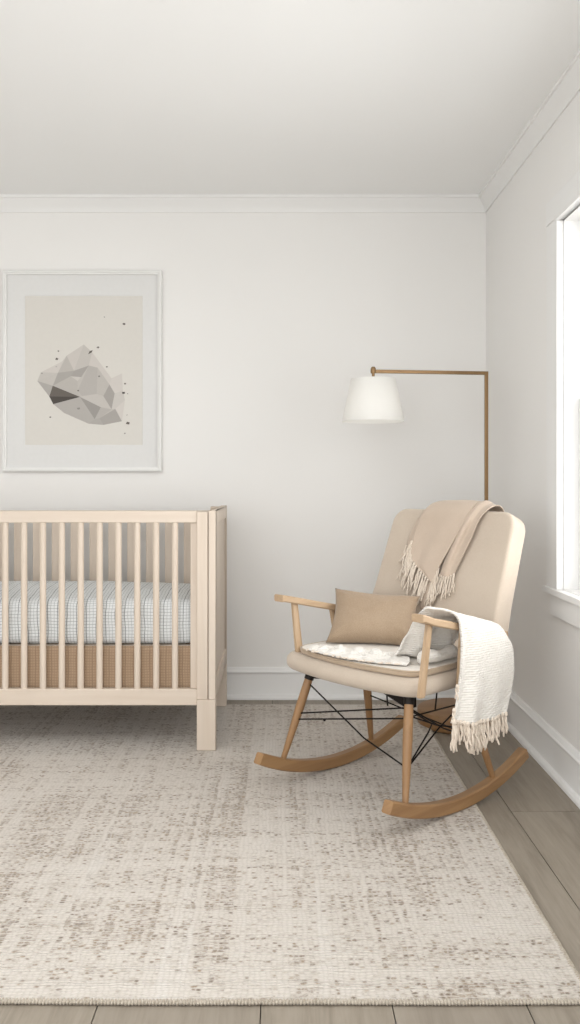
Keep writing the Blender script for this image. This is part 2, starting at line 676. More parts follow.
W1 = (1.55, 2.88, 0.66, 1.94)
W2 = (-0.9, 0.45, 0.66, 1.94)
W3 = (-0.8, 2.0, 0.55, 2.0)
wall_x('wall_right', XR, XR + T, [W2, W1])
wall_x('wall_left', XL - T, XL, [W3])
tag(boxes('wall_front', [((XL, YF - T, 0), (-2.2, YF, ZC)), ((0.8, YF - T, 0), (XR, YF, ZC)),
                         ((-2.2, YF - T, 0), (0.8, YF, 0.12)), ((-2.2, YF - T, 2.25), (0.8, YF, ZC))], WALL), kind='structure')


def molding(name, path_len, profile, start, along, inward):
    """profile: (distance from wall, height) swept along a straight wall"""
    s, a, n = Vector(start), Vector(along), Vector(inward)
    mb = MB()
    pts = [s + n * d + Vector((0, 0, z)) for d, z in profile]
    mb.prism(pts, a * path_len)
    return tag(mb.build(name, TRIM, smooth='auto', angle=25), kind='structure')


BASEP = [(0, 0), (0.034, 0), (0.034, 0.006), (0.032, 0.012), (0.026, 0.018), (0.017, 0.021), (0.016, 0.024), (0.016, 0.119), (0.019, 0.122), (0.021, 0.127),
         (0.02, 0.131), (0.015, 0.134), (0.012, 0.139), (0.010, 0.144), (0.006, 0.148), (0, 0.149)]
molding('baseboard_back', XR - XL, BASEP, (XL, YB, 0), (1, 0, 0), (0, -1, 0))
molding('baseboard_right', YB - YF, BASEP, (XR, YF, 0), (0, 1, 0), (-1, 0, 0))
molding('baseboard_left', YB - YF, BASEP, (XL, YF, 0), (0, 1, 0), (1, 0, 0))
CR = [(0, -0.070), (0.006, -0.070), (0.008, -0.062), (0.010, -0.056), (0.014, -0.048), (0.022, -0.037), (0.031, -0.027), (0.037, -0.019), (0.039, -0.014),
      (0.046, -0.013), (0.047, 0), (0, 0)]
molding('trim_1', XR - XL, CR, (XL, YB, ZC), (1, 0, 0), (0, -1, 0))
molding('trim_2', YB - YF, CR, (XR, YF, ZC), (0, 1, 0), (-1, 0, 0))
molding('trim_3', YB - YF, CR, (XL, YF, ZC), (0, 1, 0), (1, 0, 0))


def window(name, hole, sgn, xw):
    """sash window in a side wall; sgn=-1: room lies towards -x of the wall face xw"""
    y0, y1, z0, z1 = hole
    r = empty(name, (xw, (y0 + y1) / 2, z0))
    tag(r, kind='structure')

    def P(lst):
        out = []
        for (a0, b0, c0), (a1, b1, c1) in lst:          # a: distance into the room (negative: into the wall)
            xa, xb = sorted((sgn * a0, sgn * a1))
            out.append(((xa, b0 - (y0 + y1) / 2, c0 - z0), (xb, b1 - (y0 + y1) / 2, c1 - z0)))
        return out
    cw = 0.125
    boxes('window_casing', P([((-0.0, y0 - cw, z0), (0.020, y0 - 0.008, z1 + 0.012)), ((0, y1 + 0.008, z0), (0.020, y1 + cw, z1 + 0.012)),
                              ((0, y0 - cw, z1 + 0.0125), (0.022, y1 + cw, z1 + 0.095))]), TRIM, r, bevel=0.003)
    boxes('casing_bead', P([((0, y0 - 0.008, z0), (0.024, y0, z1)), ((0, y1, z0), (0.024, y1 + 0.008, z1)),
                            ((0, y0 - 0.008, z1), (0.03, y1 + 0.008, z1 + 0.012))]), TRIM, r, bevel=0.002)
    boxes('window_sill', P([((-0.15, y0, z0 - 0.002), (0.0, y1, z0 + 0.002)), ((0, y0 - cw - 0.012, z0 - 0.022), (0.032, y1 + cw + 0.012, z0 - 0.0002))]), TRIM, r, bevel=0.006)
    boxes('apron', P([((0, y0 - cw + 0.03, z0 - 0.10), (0.017, y1 + cw - 0.03, z0 - 0.0225))]), TRIM, r, bevel=0.003)
    boxes('jamb', P([((-0.15, y0, z0), (-0.0, y0 + 0.004, z1)), ((-0.15, y1 - 0.004, z0), (0, y1, z1)), ((-0.15, y0, z1 - 0.004), (0, y1, z1))]), TRIM, r)
    zm = (z0 + z1) / 2
    fr = []
    for za, zb, a in ((z0, zm + 0.02, -0.05), (zm - 0.02, z1 - 0.004, -0.088)):
        fr += [((a - 0.035, y0 + 0.004, za), (a, y0 + 0.044, zb)), ((a - 0.035, y1 - 0.044, za), (a, y1 - 0.004, zb)),
               ((a - 0.035, y0 + 0.044, za), (a, y1 - 0.044, za + 0.045)), ((a - 0.035, y0 + 0.044, zb - 0.04), (a, y1 - 0.044, zb))]
    sa = boxes('sash', P(fr), TRIM, r, bevel=0.003)
    boxes('glass_pane', P([((-0.07, y0 + 0.04, z0 + 0.04), (-0.066, y1 - 0.04, zm - 0.015)),
                           ((-0.108, y0 + 0.04, zm + 0.01), (-0.104, y1 - 0.04, z1 - 0.04))]), GLASS, sa)
    return r


window('window_1', W1, -1, XR)
window('window_2', W2, -1, XR)
window('window_3', W3, 1, XL)

# ------------------------------------------------------------------ rug
RX0, RX1, RY0, RY1, RZ = -2.15, 0.622, 1.643, 3.828, 0.010


def make_rug():
    cx, cy = (RX0 + RX1) / 2, (RY0 + RY1) / 2
    r = empty('rug', (cx, cy, 0))
    tag(r, 'large oatmeal woven rug with brown flecks spread over the plank floor', 'rug')
    nx, ny = 110, 90
    hx, hy = (RX1 - RX0) / 2 - 0.006, (RY1 - RY0) / 2 - 0.006

    def warp(x, y):
        ey = noise.noise(Vector((x * 2.3, 5.1, 0))) * 0.005
        ex = noise.noise(Vector((y * 2.3, 9.7, 0))) * 0.004
        return x + ex * abs(x / hx) ** 3, y + ey * abs(y / hy) ** 3

    mb = MB()
    G = []
    for i in range(nx + 1):
        row = []
        for j in range(ny + 1):
            x, y = -hx + 2 * hx * i / nx, -hy + 2 * hy * j / ny
            X, Y = warp(x, y)
            row.append((X, Y, RZ - 0.0006 + 0.0006 * noise.noise(Vector((x * 30, y * 30, 0)))))
        G.append(row)
    mb.quad_grid(G)
    B = [[(p[0], p[1], 0.0004) for p in row] for row in G]
    mb.quad_grid(B)
    for a, b in ((G[0], B[0]), (G[-1], B[-1]), ([q[0] for q in G], [q[0] for q in B]), ([q[-1] for q in G], [q[-1] for q in B])):
        mb.quad_grid([a, b])
    mb.build('woven_field', RUG, r, smooth='auto')
    # whipped edge: a roll of stitches that swells and pinches thread by thread
    mb = MB()
    loop = []
    step = 0.0017
    for (ax, ay), (bx, by) in (((-hx, -hy), (hx, -hy)), ((hx, -hy), (hx, hy)), ((hx, hy), (-hx, hy)), ((-hx, hy), (-hx, -hy))):
        L = math.hypot(bx - ax, by - ay)
        n = int(L / step)
        for k in range(n):
            t = k / n
            loop.append(warp(ax + (bx - ax) * t, ay + (by - ay) * t))
    rings = []
    n = len(loop)
    for k in range(n):
        p, q = Vector(loop[(k + 1) % n]), Vector(loop[k - 1])
        t = (p - q).normalized()
        nrm = Vector((t.y, -t.x))
        ph = k % 4
        rr = (0.0062, 0.0054, 0.0032, 0.0052)[ph] * (1 + 0.12 * noise.noise(Vector((k * 0.09, 0, 0))))
        jag = 0.0015 * noise.noise(Vector((k // 4 * 0.73, 3, 0)))
        c = loop[k]
        ring = []
        for a in range(8):
            an = 2 * PI * a / 8 + 0.2
            d = math.cos(an) * (rr * 1.25) + jag
            ring.append((c[0] + nrm.x * d, c[1] + nrm.y * d, 0.0058 + math.sin(an) * rr * 0.92))
        rings.append(ring)
    mb.quad_grid(rings, closed_u=True, closed_v=True)
    tag(mb.build('edge_binding', BIND, r, smooth='auto', angle=50), 'whipped stitch edge of the rug')


make_rug()


# ------------------------------------------------------------------ crib
def make_crib():
    X1, Y0, Y1, H, Zb = -0.2486, 3.162, 3.826, 0.923, RZ
    X0 = X1 - 1.395
    root = empty('crib', ((X0 + X1) / 2, (Y0 + Y1) / 2, Zb))
    tag(root, 'pale wooden baby crib with slatted sides standing against the back wall', 'crib')
    ox, oy, oz = root.location

    def B(lst, off=None):
        return [((a[0] - ox, a[1] - oy, a[2] - oz), (b[0] - ox, b[1] - oy, b[2] - oz)) for a, b in lst]
    pw, lt = 0.042, 0.0275          # side-rail post width, end panel thickness
    rail_bot, rail_top = 0.181, 0.243
    for (xa, xb, xi0, xi1) in ((X1 - lt, X1, X1 - lt - 0.0025 - pw, X1 - lt - 0.0025), (X0, X0 + lt, X0 + lt + 0.0025, X0 + lt + 0.0025 + pw)):
        # end panel: two stiles, rails and a recessed board
        boxes('end_frame', B([((xa, Y0, 0.205), (xb, Y0 + 0.055, H)), ((xa, Y1 - 0.055, 0.205), (xb, Y1, H)),
                              ((xa, Y0 + 0.055, H - 0.055), (xb, Y1 - 0.055, H)), ((xa, Y0 + 0.055, 0.205), (xb, Y1 - 0.055, 0.275))]), BIRCH_Z, root, bevel=0.003)
        boxes('end_panel', B([((xa + 0.007, Y0 + 0.054, 0.274), (xb - 0.007, Y1 - 0.054, H - 0.054))]), BIRCH_Z, root)
        # posts of the slatted sides, and the four legs below them
        for ya, yb in ((Y0 + 0.002, Y0 + 0.044), (Y1 - 0.044, Y1 - 0.002)):
            boxes('post', B([((xi0, ya, 0.205), (xi1, yb, H - 0.004))]), BIRCH_Z, root, bevel=0.003)
            boxes('leg', B([((min(xi0, xa), ya - 0.002, Zb + 0.0005), (max(xi1, xb), yb + 0.002, 0.2048))]), BIRCH_Z, root, bevel=0.003)
    xi0, xi1 = X0 + lt + 0.0025 + pw, X1 - lt - 0.0025 - pw
    for ya, front in ((Y0 + 0.008, True), (Y1 - 0.036, False)):
        boxes('top_rail', B([((xi0 - 0.0005, ya, H - 0.046 - (0 if front else 0.02)), (xi1 + 0.0005, ya + 0.028, H - 0.001 - (0 if front else 0.021)))]), BIRCH, root, bevel=0.003)
        boxes('bottom_rail', B([((xi0 - 0.0005, ya, rail_bot), (xi1 + 0.0005, ya + 0.028, rail_top))]), BIRCH, root, bevel=0.003)
        for xs in (xi0, xi1 - 0.026):
            boxes('rail_stile', B([((xs, ya + 0.012, rail_top), (xs + 0.026, ya + 0.028, H - 0.046))]), BIRCH_Z, root, bevel=0.002)
        if front:
            for k in range(16):
                x = -0.4055 - 0.0722 * k
                mb = MB()
                mb.tube([(x - ox, ya + 0.014 - oy, rail_top - 0.002 - oz), (x - ox, ya + 0.014 - oy, 0.5 - oz), (x - ox, ya + 0.014 - oy, H - 0.045 - oz)], 0.0122, 16)
                mb.build('spindle', BIRCH_Z, root, smooth='auto')
        else:
            for k in range(14):
                x = -0.425 - 0.0862 * k
                boxes('back_slat', B([((x - 0.019, ya + 0.008, rail_top - 0.002), (x + 0.019, ya + 0.020, H - 0.064))]), BIRCH_Z, root, bevel=0.002)
    # slatted base that carries the mattress
    lst = [((xi0 + 0.005, Y0 + 0.062, 0.387), (xi1 - 0.005, Y0 + 0.085, 0.4)), ((xi0 + 0.005, Y1 - 0.085, 0.385), (xi1 - 0.005, Y1 - 0.055, 0.40))]
    for k in range(9):
        x = xi0 + 0.06 + k * (xi1 - xi0 - 0.18) / 8
        lst.append(((x, Y0 + 0.085, 0.387), (x + 0.06, Y1 - 0.085, 0.399)))
    boxes('mattress_support', B(lst), BIRCH, root)
    # top crib hardware caps on the end panels
    return xi0, xi1, Y0, Y1


CX0, CX1, CY0, CY1 = make_crib()


def box_uv_cushion(name, lo, hi, r, mat, label, cat, dome=0.0, wob=0.0):
    """rounded block whose UVs run in metres along each face"""
    n = [max(4, int((hi[k] - lo[k]) / 0.02)) for k in range(3)]
    c = [(hi[k] + lo[k]) / 2 for k in range(3)]
    h = [(hi[k] - lo[k]) / 2 for k in range(3)]
    mb = MB()
    uv = []

    def shape(p):
        q = [max(-h[k] + r, min(h[k] - r, p[k])) for k in range(3)]
        d = Vector([p[k] - q[k] for k in range(3)])
        L = d.length
        if L > 1e-9:
            d = d / L * min(r, max(abs(d.x), abs(d.y), abs(d.z)))
        v = Vector(q) + d
        fx, fy = 1 - (v.x / h[0]) ** 2, 1 - (v.y / h[1]) ** 2
        if v.z > 0:
            v.z += dome * max(0, fx) ** 0.5 * max(0, fy)
        if wob:
            nn = noise.noise_vector(Vector((v.x * 9, v.y * 9, v.z * 14)))
            v += nn * wob
        return tuple(v)
    for ax in range(3):
        for sg in (-1, 1):
            a1, a2 = [k for k in range(3) if k != ax]
            G, U = [], []
            for i in range(n[a1] + 1):
                row, ur = [], []
                for j in range(n[a2] + 1):
                    p = [0, 0, 0]
                    p[ax] = sg * h[ax]
                    p[a1] = -h[a1] + 2 * h[a1] * i / n[a1]
                    p[a2] = -h[a2] + 2 * h[a2] * j / n[a2]
                    row.append(shape(p))
                    ur.append((p[a1] + 2, p[a2] + 2))
                G.append(row)
                U.append(ur)
            mb.quad_grid(G)
            for i in range(n[a1]):
                for j in range(n[a2]):
                    uv += [U[i][j], U[i + 1][j], U[i + 1][j + 1], U[i][j + 1]]
    me = bpy.data.meshes.new(name)
    me.from_pydata(mb.v, [], mb.f)
    me.materials.append(mat)
    ul = me.uv_layers.new(name='UVMap')
    for i, w in enumerate(uv):
        ul.data[i].uv = w
    bm = bmesh.new()
    bm.from_mesh(me)
    bmesh.ops.remove_doubles(bm, verts=bm.verts, dist=1e-5)
    bmesh.ops.recalc_face_normals(bm, faces=bm.faces)
    bm.to_mesh(me)
    bm.free()
    me.polygons.foreach_set('use_smooth', [True] * len(me.polygons))
    o = bpy.data.objects.new(name, me)
    COL.objects.link(o)
    o.location = c
    if label:
        tag(o, label, cat)
    return o


box_uv_cushion('crib_mattress', (CX0 + 0.006, CY0 + 0.052, 0.402), (CX1 - 0.006, CY1 - 0.052, 0.572), 0.034, SHEET,
               'crib mattress in a white sheet with thin grey checks', 'mattress', 0.038, 0.004)


def make_skirt():
    """pleated tan cloth hung below the mattress, open underneath"""
    mb = MB()
    z0, z1 = 0.225, 0.400
    x0, x1, y0, y1 = CX0 + 0.010, CX1 - 0.010, CY0 + 0.050, CY1 - 0.050
    cs = [(x0, y0), (x1, y0), (x1, y1), (x0, y1), (x0, y0)]
    path, s, acc = [], [], 0
    for k in range(4):
        a, b = Vector(cs[k]), Vector(cs[k + 1])
        L = (b - a).length
        n = int(L / 0.02)
        nrm = Vector(((b - a).y, -(b - a).x)).normalized()
        for i in range(n):
            t = i / n
            path.append((a + (b - a) * t, nrm))
            s.append(acc + L * t)
        acc += L
    path.append(path[0])
    s.append(acc)
    rows, S = [], []
    nz = 8
    for i in range(nz + 1):
        z = z0 + (z1 - z0) * i / nz
        row = []
        for (p, nr), d in zip(path, s):
            w = 0.0030 * noise.noise(Vector((d * 7, z * 2, 0))) * (1 - i / nz * 0.7)
            row.append((p.x + nr.x * w, p.y + nr.y * w, z))
        rows.append(row)
    mb.quad_grid(rows)
    uv = []
    for i in range(nz):
        za, zb = z0 + (z1 - z0) * i / nz, z0 + (z1 - z0) * (i + 1) / nz
        for j in range(len(path) - 1):
            uv += [(s[j], za), (s[j], zb), (s[j + 1], zb), (s[j + 1], za)]
    mb.uv = uv
    o = mb.build('crib_skirt', SKIRT, smooth=True, solid=0.003, weld=False)
    tag(o, 'tan woven crib skirt hanging under the checked mattress', 'crib skirt')


make_skirt()


# ------------------------------------------------------------------ framed print on the back wall
def make_picture():
    # frame stands against the wall; measured in metres around its centre
    s = 832 / 3.942
    x0, x1 = (2 - 281) / s, (161.5 - 281) / s
    z1, z0 = EYE - (270 - 480) / s, EYE - (471.5 - 480) / s
    cx, cz = (x0 + x1) / 2, (z0 + z1) / 2
    root = empty('framed_print', (cx, YB, cz))
    tag(root, 'white framed print of a faceted grey rock hung above the crib', 'picture')
    hx, hz = (x1 - x0) / 2, (z1 - z0) / 2
    fw = 0.020
    mb = MB()
    # mitred frame: sweep of an L profile around the rectangle
    prof = [(0, -0.001), (0, -0.024), (0.004, -0.027), (0.011, -0.027), (0.013, -0.024), (fw, -0.022), (fw, -0.014), (fw - 0.004, -0.001)]
    rings = []
    for sx, sz in ((-1, -1), (1, -1), (1, 1), (-1, 1)):
        rings.append([(sx * (hx - d), y, sz * (hz - d)) for d, y in prof])
    mb.quad_grid(rings, closed_u=True, closed_v=True)
    mb.build('frame', FRAMEW, root, smooth='auto', angle=20)
    boxes('backing', [((-hx + 0.003, -0.010, -hz + 0.003), (hx - 0.003, -0.001, hz - 0.003))], MATB, root)
    # mat board with a window cut in it
    px0, px1 = (24 - 281) / s - cx, (142.3 - 281) / s - cx
    pz1, pz0 = EYE - (295.3 - 480) / s - cz, EYE - (445 - 480) / s - cz
    m = MB()
    ax, az = hx - 0.012, hz - 0.012
    o_ = [(-ax, -az), (ax, -az), (ax, az), (-ax, az)]
    i_ = [(px0, pz0), (px1, pz0), (px1, pz1), (px0, pz1)]
    rings = [[(x, -0.0105, z) for x, z in o_], [(x, -0.013, z) for x, z in o_], [(x, -0.013, z) for x, z in i_], [(x + (0.0015 if x < 0 else -0.0015), -0.0105, z + (0.0015 if z < 0 else -0.0015)) for x, z in i_]]
    m.quad_grid(rings, closed_u=False, closed_v=True)
    m.build('mat_board', MATB, root)
    pr = boxes('print', [((px0 - 0.003, -0.0112, pz0 - 0.003), (px1 + 0.003, -0.0101, pz1 + 0.003))], PAPER, root)
    # the printed rock: flat facets of ink on the sheet
    V = dict(a=(80, 245), a2=(97, 203), c=(222, 122), d=(305, 68), e=(345, 105), f=(330, 170), g=(372, 180), h=(258, 195), i=(180, 205),
             j=(155, 268), k=(138, 320), l=(157, 357), m=(287, 322), n=(242, 222), o=(275, 245), p=(275, 292), q=(310, 228), r=(298, 318),
             s=(368, 308), t=(430, 262), u=(400, 318), v=(440, 232), w=(490, 208), x=(495, 292), y=(455, 305), z=(440, 382), A=(505, 338),
             B=(458, 380), C=(490, 440), D=(400, 458), E=(328, 452), F=(358, 430), G=(388, 372), H=(210, 400), I=(382, 425), J=(200, 150), r2=(296, 222))
    tri = [('a a2 i', 200), ('a2 J i', 210), ('J c i', 207), ('c d e f h', 206), ('d e f h', 199), ('c h i', 186), ('a i j', 193), ('i h n j', 170), ('a j k', 172),
           ('j m k', 104), ('k m l', 78), ('j n o p m', 184), ('h f q n', 166), ('n q o', 204), ('f p o r2', 190), ('f g s r p', 181), ('p r m', 188),
           ('g t u s', 188), ('e v t g f', 209), ('t y z u', 166), ('v w x y t', 212), ('y x A B z', 205), ('m r s z G', 200), ('s u z', 194),
           ('m G F', 156), ('G z I F', 180), ('z B I', 188), ('B C D I', 168), ('I D E F', 174), ('l m F E H', 178), ('B A C', 213)]
    mb = MB()
    mats, idx = [], {}

    def W(q, y):
        x = 20 + q[0] / 4.833
        yy = 330 + q[1] / 4.833
        return ((x - 281) / s - cx, y, EYE - (yy - 480) / s - cz)

    def mi(g):
        if g not in idx:
            idx[g] = len(mats)
            k_ = g
            g = g - 5 if g > 195 else g
            c = (g, int(g * 0.975), int(g * 0.945)) if g > 120 else (g, int(g * 0.94), int(g * 0.88))
            mats.append(mat_plain('ink_grey', c))
            return idx[k_]
        return idx[g]
    for k, (names, g) in enumerate(tri):
        mb.poly([W(V[t], -0.01128 - k * 0.00002) for t in names.split()], mi(g))
    tag(mb.build('rock_motif', mats, pr, weld=False), 'faceted grey rock printed on the sheet')
    rr = random.Random(5)
    frag = []
    for (x, y, r, g) in ((182, 100, 5, 110), (174, 138, 8, 95), (374, 82, 7, 110), (417, 176, 5, 90), (505, 258, 6, 110), (498, 302, 8, 60), (518, 307, 3, 90),
                         (519, 450, 10, 110), (143, 420, 5, 70), (504, 499, 5, 150), (280, 378, 8, 140), (380, 222, 6, 130), (278, 292, 5, 110), (515, 410, 3, 120),
                         (500, -31, 8, 90), (405, -65, 4, 150), (172, 175, 4, 170), (103, 208, 5, 150)):
        a0 = rr.uniform(0, 6)
        frag.append((g, [(x + r * math.cos(a0 + q) * 1.1, y + r * math.sin(a0 + q) * 0.8) for q in (0, 1.5, 2.9, 4.4)]))
    frag.append((95, [(326, 116), (334, 100), (349, 95), (344, 106)]))
    for g, pts in frag:
        mb = MB()
        mb.poly([W(q, -0.0120) for q in pts])
        k = mi(g)
        mb.build('rock_fragment', mats[k], pr, weld=False)


make_picture()


# ------------------------------------------------------------------ floor lamp
def make_lamp():
    bx, by = 0.752, 3.55
    root = empty('floor_lamp', (bx, by, 0))
    tag(root, 'brass floor lamp with a right-angled arm and white tapered shade', 'floor lamp')
    mb = MB()
    mb.lathe([(0.0001, 0.001), (0.160, 0.001), (0.166, 0.004), (0.169, 0.012), (0.169, 0.058), (0.166, 0.066), (0.158, 0.070), (0.0001, 0.070)], 0, 0, 64)
    mb.build('base', BASEWOOD, root, smooth='auto')
    px = 0.876 - bx
    top = 1.503
    a = 0.0072
    boxes('pole', [((px - a, -a, 0.069), (px + a, a, top))], BRASS, root, bevel=0.0015)
    mb = MB()
    mb.lathe([(0.0001, 0.0), (0.022, 0.0), (0.022, 0.006), (0.013, 0.010), (0.013, 0.02), (0.0001, 0.02)], px, 0, 24)
    o = mb.build('pole_collar', BRASS, root, smooth='auto', loc=(0, 0, 0.070))
    lx, ly = 0.387 - bx, 3.49 - by
    d = Vector((lx - (px + a), ly, 0))
    ang = math.atan2(-ly, -(lx - px))
    L = math.hypot(lx - px, ly)
    Mx = Matrix.Translation((px, 0, top - a)) @ Matrix.Rotation(math.atan2(ly, lx - px), 4, 'Z')
    mb = MB()
    mb.box((-a, -a * 0.98, -a), (L, a * 0.98, a * 0.98), M=Mx)
    mb.build('arm', BRASS, root, bevel=0.0015)
    mb = MB()
    mb.lathe([(0.0001, 0.024), (0.006, 0.023), (0.0095, 0.019), (0.0115, 0.012), (0.0115, 0.0), (0.010, -0.004), (0.006, -0.006), (0.006, -0.026), (0.010, -0.028), (0.010, -0.031), (0.0001, -0.031)], 0, 0, 24)
    mb.build('swivel_joint', BRASS, root, smooth='auto', loc=(lx, ly, top - a - 0.004))
    # shade: a thin tapered drum with its rings and spider, hung from the joint
    zt = top - 0.040
    prof_o = [(0.093, 0.0), (0.099, -0.03), (0.130, -0.178)]
    t = 0.0022
    mb = MB()
    mb.lathe(prof_o + [(0.130 - t, -0.178), (0.099 - t, -0.03), (0.093 - t, 0.0)], 0, 0, 64, closed=True)
    sh = mb.build('lamp_shade', SHADE, root, smooth='auto', loc=(lx, ly, zt))
    mb = MB()
    for k in range(3):
        an = k * 2 * PI / 3 + 0.4
        mb.tube([(0, 0, -0.006), (0.086 * math.cos(an), 0.086 * math.sin(an), -0.004)], 0.0016, 8)
    mb.tube([(0, 0, 0.008), (0, 0, -0.045)], 0.004, 10)
    mb.lathe([(0.0001, -0.04), (0.014, -0.04), (0.016, -0.075), (0.0001, -0.075)], 0, 0, 20)
    mb.build('lamp_holder', BRASS, root, smooth='auto', loc=(lx, ly, zt))
    mb = MB()
    mb.lathe([(0.0001, -0.074), (0.012, -0.076), (0.014, -0.09), (0.026, -0.112), (0.028, -0.126), (0.022, -0.142), (0.010, -0.149), (0.0001, -0.150)], 0, 0, 24)
    mb.build('light_bulb', BULB, root, smooth=True, loc=(lx, ly, zt))


make_lamp()

# ------------------------------------------------------------------ rocking chair (local x: forwards, y: to its left, z: up)
CH = (0.390, 2.813, RZ)
CRZ = PI + 0.736
CM = Matrix.Translation(CH) @ Matrix.Rotation(CRZ, 4, 'Z')


def L3(u, v, z):
    """chair coordinates with z measured from the floor"""
    return Vector((u, v, z - RZ))


LEAN = -0.395


def uback(z):
    return -0.300 + LEAN * (z - 0.90)


def seat_outline(inset, hw=0.289, u0=-0.205, u1=0.252, r=0.055):
    hx, hy = (u1 - u0) / 2 - inset, hw - inset
    rr = max(0.012, r - inset * 0.8)
    out = []
    for x, y in arc_outline(hx, hy, rr, 8, 14):
        w = max(0.0, min(1.0, (x / hx + 0.2) / 1.2))
        x += 0.040 * w * (1 - (y / hy) ** 2)
        if x < 0:
            y *= 1 + 0.14 * x / hx
        out.append((x, y))
    return out


def make_chair():
    root = empty('rocking_chair', CH, CRZ)
    tag(root, 'cream upholstered rocking chair with oak rockers on the rug', 'rocking chair')
    R = 0.883

    # rockers
    for sg in (-1, 1):
        mb = MB()
        h, w = 0.040, 0.034
        n = 40
        rings = []
        a0, a1 = -0.375 / R, (0.376 if sg > 0 else 0.408) / R
        for i in range(n + 1):
            a = a0 + (a1 - a0) * i / n
            hh = h
            c = Vector((0, 0, R + RZ))
            d = Vector((math.sin(a), 0, -math.cos(a)))
            e = min(i, n - i)
            hh = h * (0.93 if e == 0 else 1)
            pb = c + d * (R - 0.0)
            pt = c + d * (R - hh)
            v0, v1 = sg * 0.266 - w / 2, sg * 0.266 + w / 2
            k = 0.004
            mid = pb + (pt - pb) * 0.5
            ring = []
            for (vv, q) in ((v0 + k, pb), (v0, pb + (pt - pb) * 0.1), (v0, pb + (pt - pb) * 0.9), (v0 + k, pt), (v1 - k, pt), (v1, pb + (pt - pb) * 0.9), (v1, pb + (pt - pb) * 0.1), (v1 - k, pb)):
                ring.append(L3(q.x, vv, q.z))
            rings.append(ring)
        b = mb.quad_grid(rings, closed_v=True)
        mb.f += [tuple(b + k for k in range(8))[::-1], tuple(b + n * 8 + k for k in range(8))]
        mb.mi += [0, 0]
        mb.build('rocker', OAK, root, smooth='auto', angle=30)

    # legs
    FT, FB = (0.196, 0.214), (0.277, 0.2655)
    RT, RB = (-0.080, 0.214), (-0.172, 0.2655)

    def rocker_top(u):
        return RZ + R - math.sqrt(R * R - u * u) + 0.0385
    legs = {}
    for sg in (-1, 1):
        for key, (t, b) in (('f', (FT, FB)), ('r', (RT, RB))):
            top = L3(t[0], sg * t[1], 0.3795)
            bot = L3(b[0], sg * b[1], rocker_top(b[0]) - 0.003)
            legs[key, sg] = (top, bot)
            mb = MB()
            pts = [top.lerp(bot, q) for q in (0, 0.12, 0.4, 0.75, 1)]
            mb.tube(pts, [0.0125, 0.0145, 0.0152, 0.0118, 0.0092], 20)
            mb.build('leg', OAK_Z, root, smooth='auto')

    # black steel: caps, under-seat frame, crossed rods
    mb = MB()
    for sg in (-1, 1):
        for key in ('f', 'r'):
            top, bot = legs[key, sg]
            mb.tube([top.lerp(bot, -0.005), top.lerp(bot, 0.065)], 0.0162, 16)
    zt = 0.366
    FTl, FTr, RTl, RTr = L3(0.193, -0.209, zt), L3(0.193, 0.209, zt), L3(-0.08, -0.212, zt), L3(-0.08, 0.212, zt)
    for a, b in ((FTl, RTr), (FTr, RTl)):
        d = (b - a).normalized()
        nrm = Vector((-d.y, d.x, 0)) * 0.012
        mb.prism([a - nrm, a + nrm, b + nrm, b - nrm], (0, 0, 0.008))
    mb.build('under_seat_frame', BLACK, root, smooth='auto')

    def lp(key, sg, z):
        top, bot = legs[key, sg]
        t = (top.z - (z - RZ)) / (top.z - bot.z)
        return top.lerp(bot, t)

    def rod(*pts, r=0.0026):
        mb = MB()
        mb.tube(pts, r, 8)
        mb.build('steel_rod', BLACK, root, smooth='auto')
    # front: one rod falls from the far leg, two climb to the near one
    rod(lp('f', -1, 0.350), L3(0.212, 0.045, 0.222), lp('f', 1, 0.188))
    rod(lp('f', -1, 0.246), lp('f', 1, 0.352))
    rod(lp('f', -1, 0.226), lp('f', 1, 0.322))
    sg = 1
    rod(lp('f', sg, 0.352), L3(0.05, sg * 0.232, 0.262), lp('r', sg, 0.185))
    rod(lp('f', sg, 0.330), L3(0.06, sg * 0.215, 0.270), lp('r', sg, 0.225))
    rod(lp('f', sg, 0.185), L3(0.06, sg * 0.222, 0.262), lp('r', sg, 0.330))
    rod(lp('f', sg, 0.185), L3(0.09, sg * 0.205, 0.252), L3(0.04, 0.18, 0.262), lp('r', -1, 0.300))
    rod(lp('r', -1, 0.250), lp('r', 1, 0.190))
    rod(lp('f', 1, 0.325), lp('r', 1, 0.318))
    # short hooks under the seat
    rod(L3(0.19, 0.12, 0.376), L3(0.185, 0.12, 0.335))
    rod(L3(0.10, 0.245, 0.385), L3(0.095, 0.235, 0.330))
    mb = MB()
    mb.prism([L3(0.205, 0.12, 0.379), L3(0.205, 0.225, 0.379), L3(0.205, 0.225, 0.350), L3(0.205, 0.20, 0.356)], (-0.03, 0, 0))
    mb.build('bracket', BLACK, root)
    # ball nut on the front rod
    mb = MB()
    mb.lathe([(0.0001, 0.005), (0.0035, 0.0036), (0.005, 0), (0.0035, -0.0036), (0.0001, -0.005)], 0, 0, 12)
    mb.build('rod_nut', BLACK, root, smooth=True, loc=tuple(lp('f', -1, 0.222).lerp(lp('f', 1, 0.322), 0.28)))

    # upholstered seat
    mb = MB()
    prof = []
    zb, zt, r = 0.388, 0.448, 0.028
    for k in range(7):
        a = -PI / 2 + k * PI / 12
        prof.append((r - r * math.cos(a), zb + r + r * math.sin(a)))
    for k in range(7):
        a = k * PI / 12
        prof.append((r - r * math.cos(a), zt - r + r * math.sin(a)))
    cu = 0.010
    cushion(mb, seat_outline, prof, lambda x, y, h: L3(cu + x, y * 1.03 - 0.020, h), 5, 0.0, 0.0)
    mb.build('seat', UPHOL, root, smooth=True)

    # upholstered backrest, leaning back, its edges curving gently forwards
    mb = MB()
    zlo, zhi = 0.452, 0.934
    hh = (zhi - zlo) / 2
    zc = (zhi + zlo) / 2

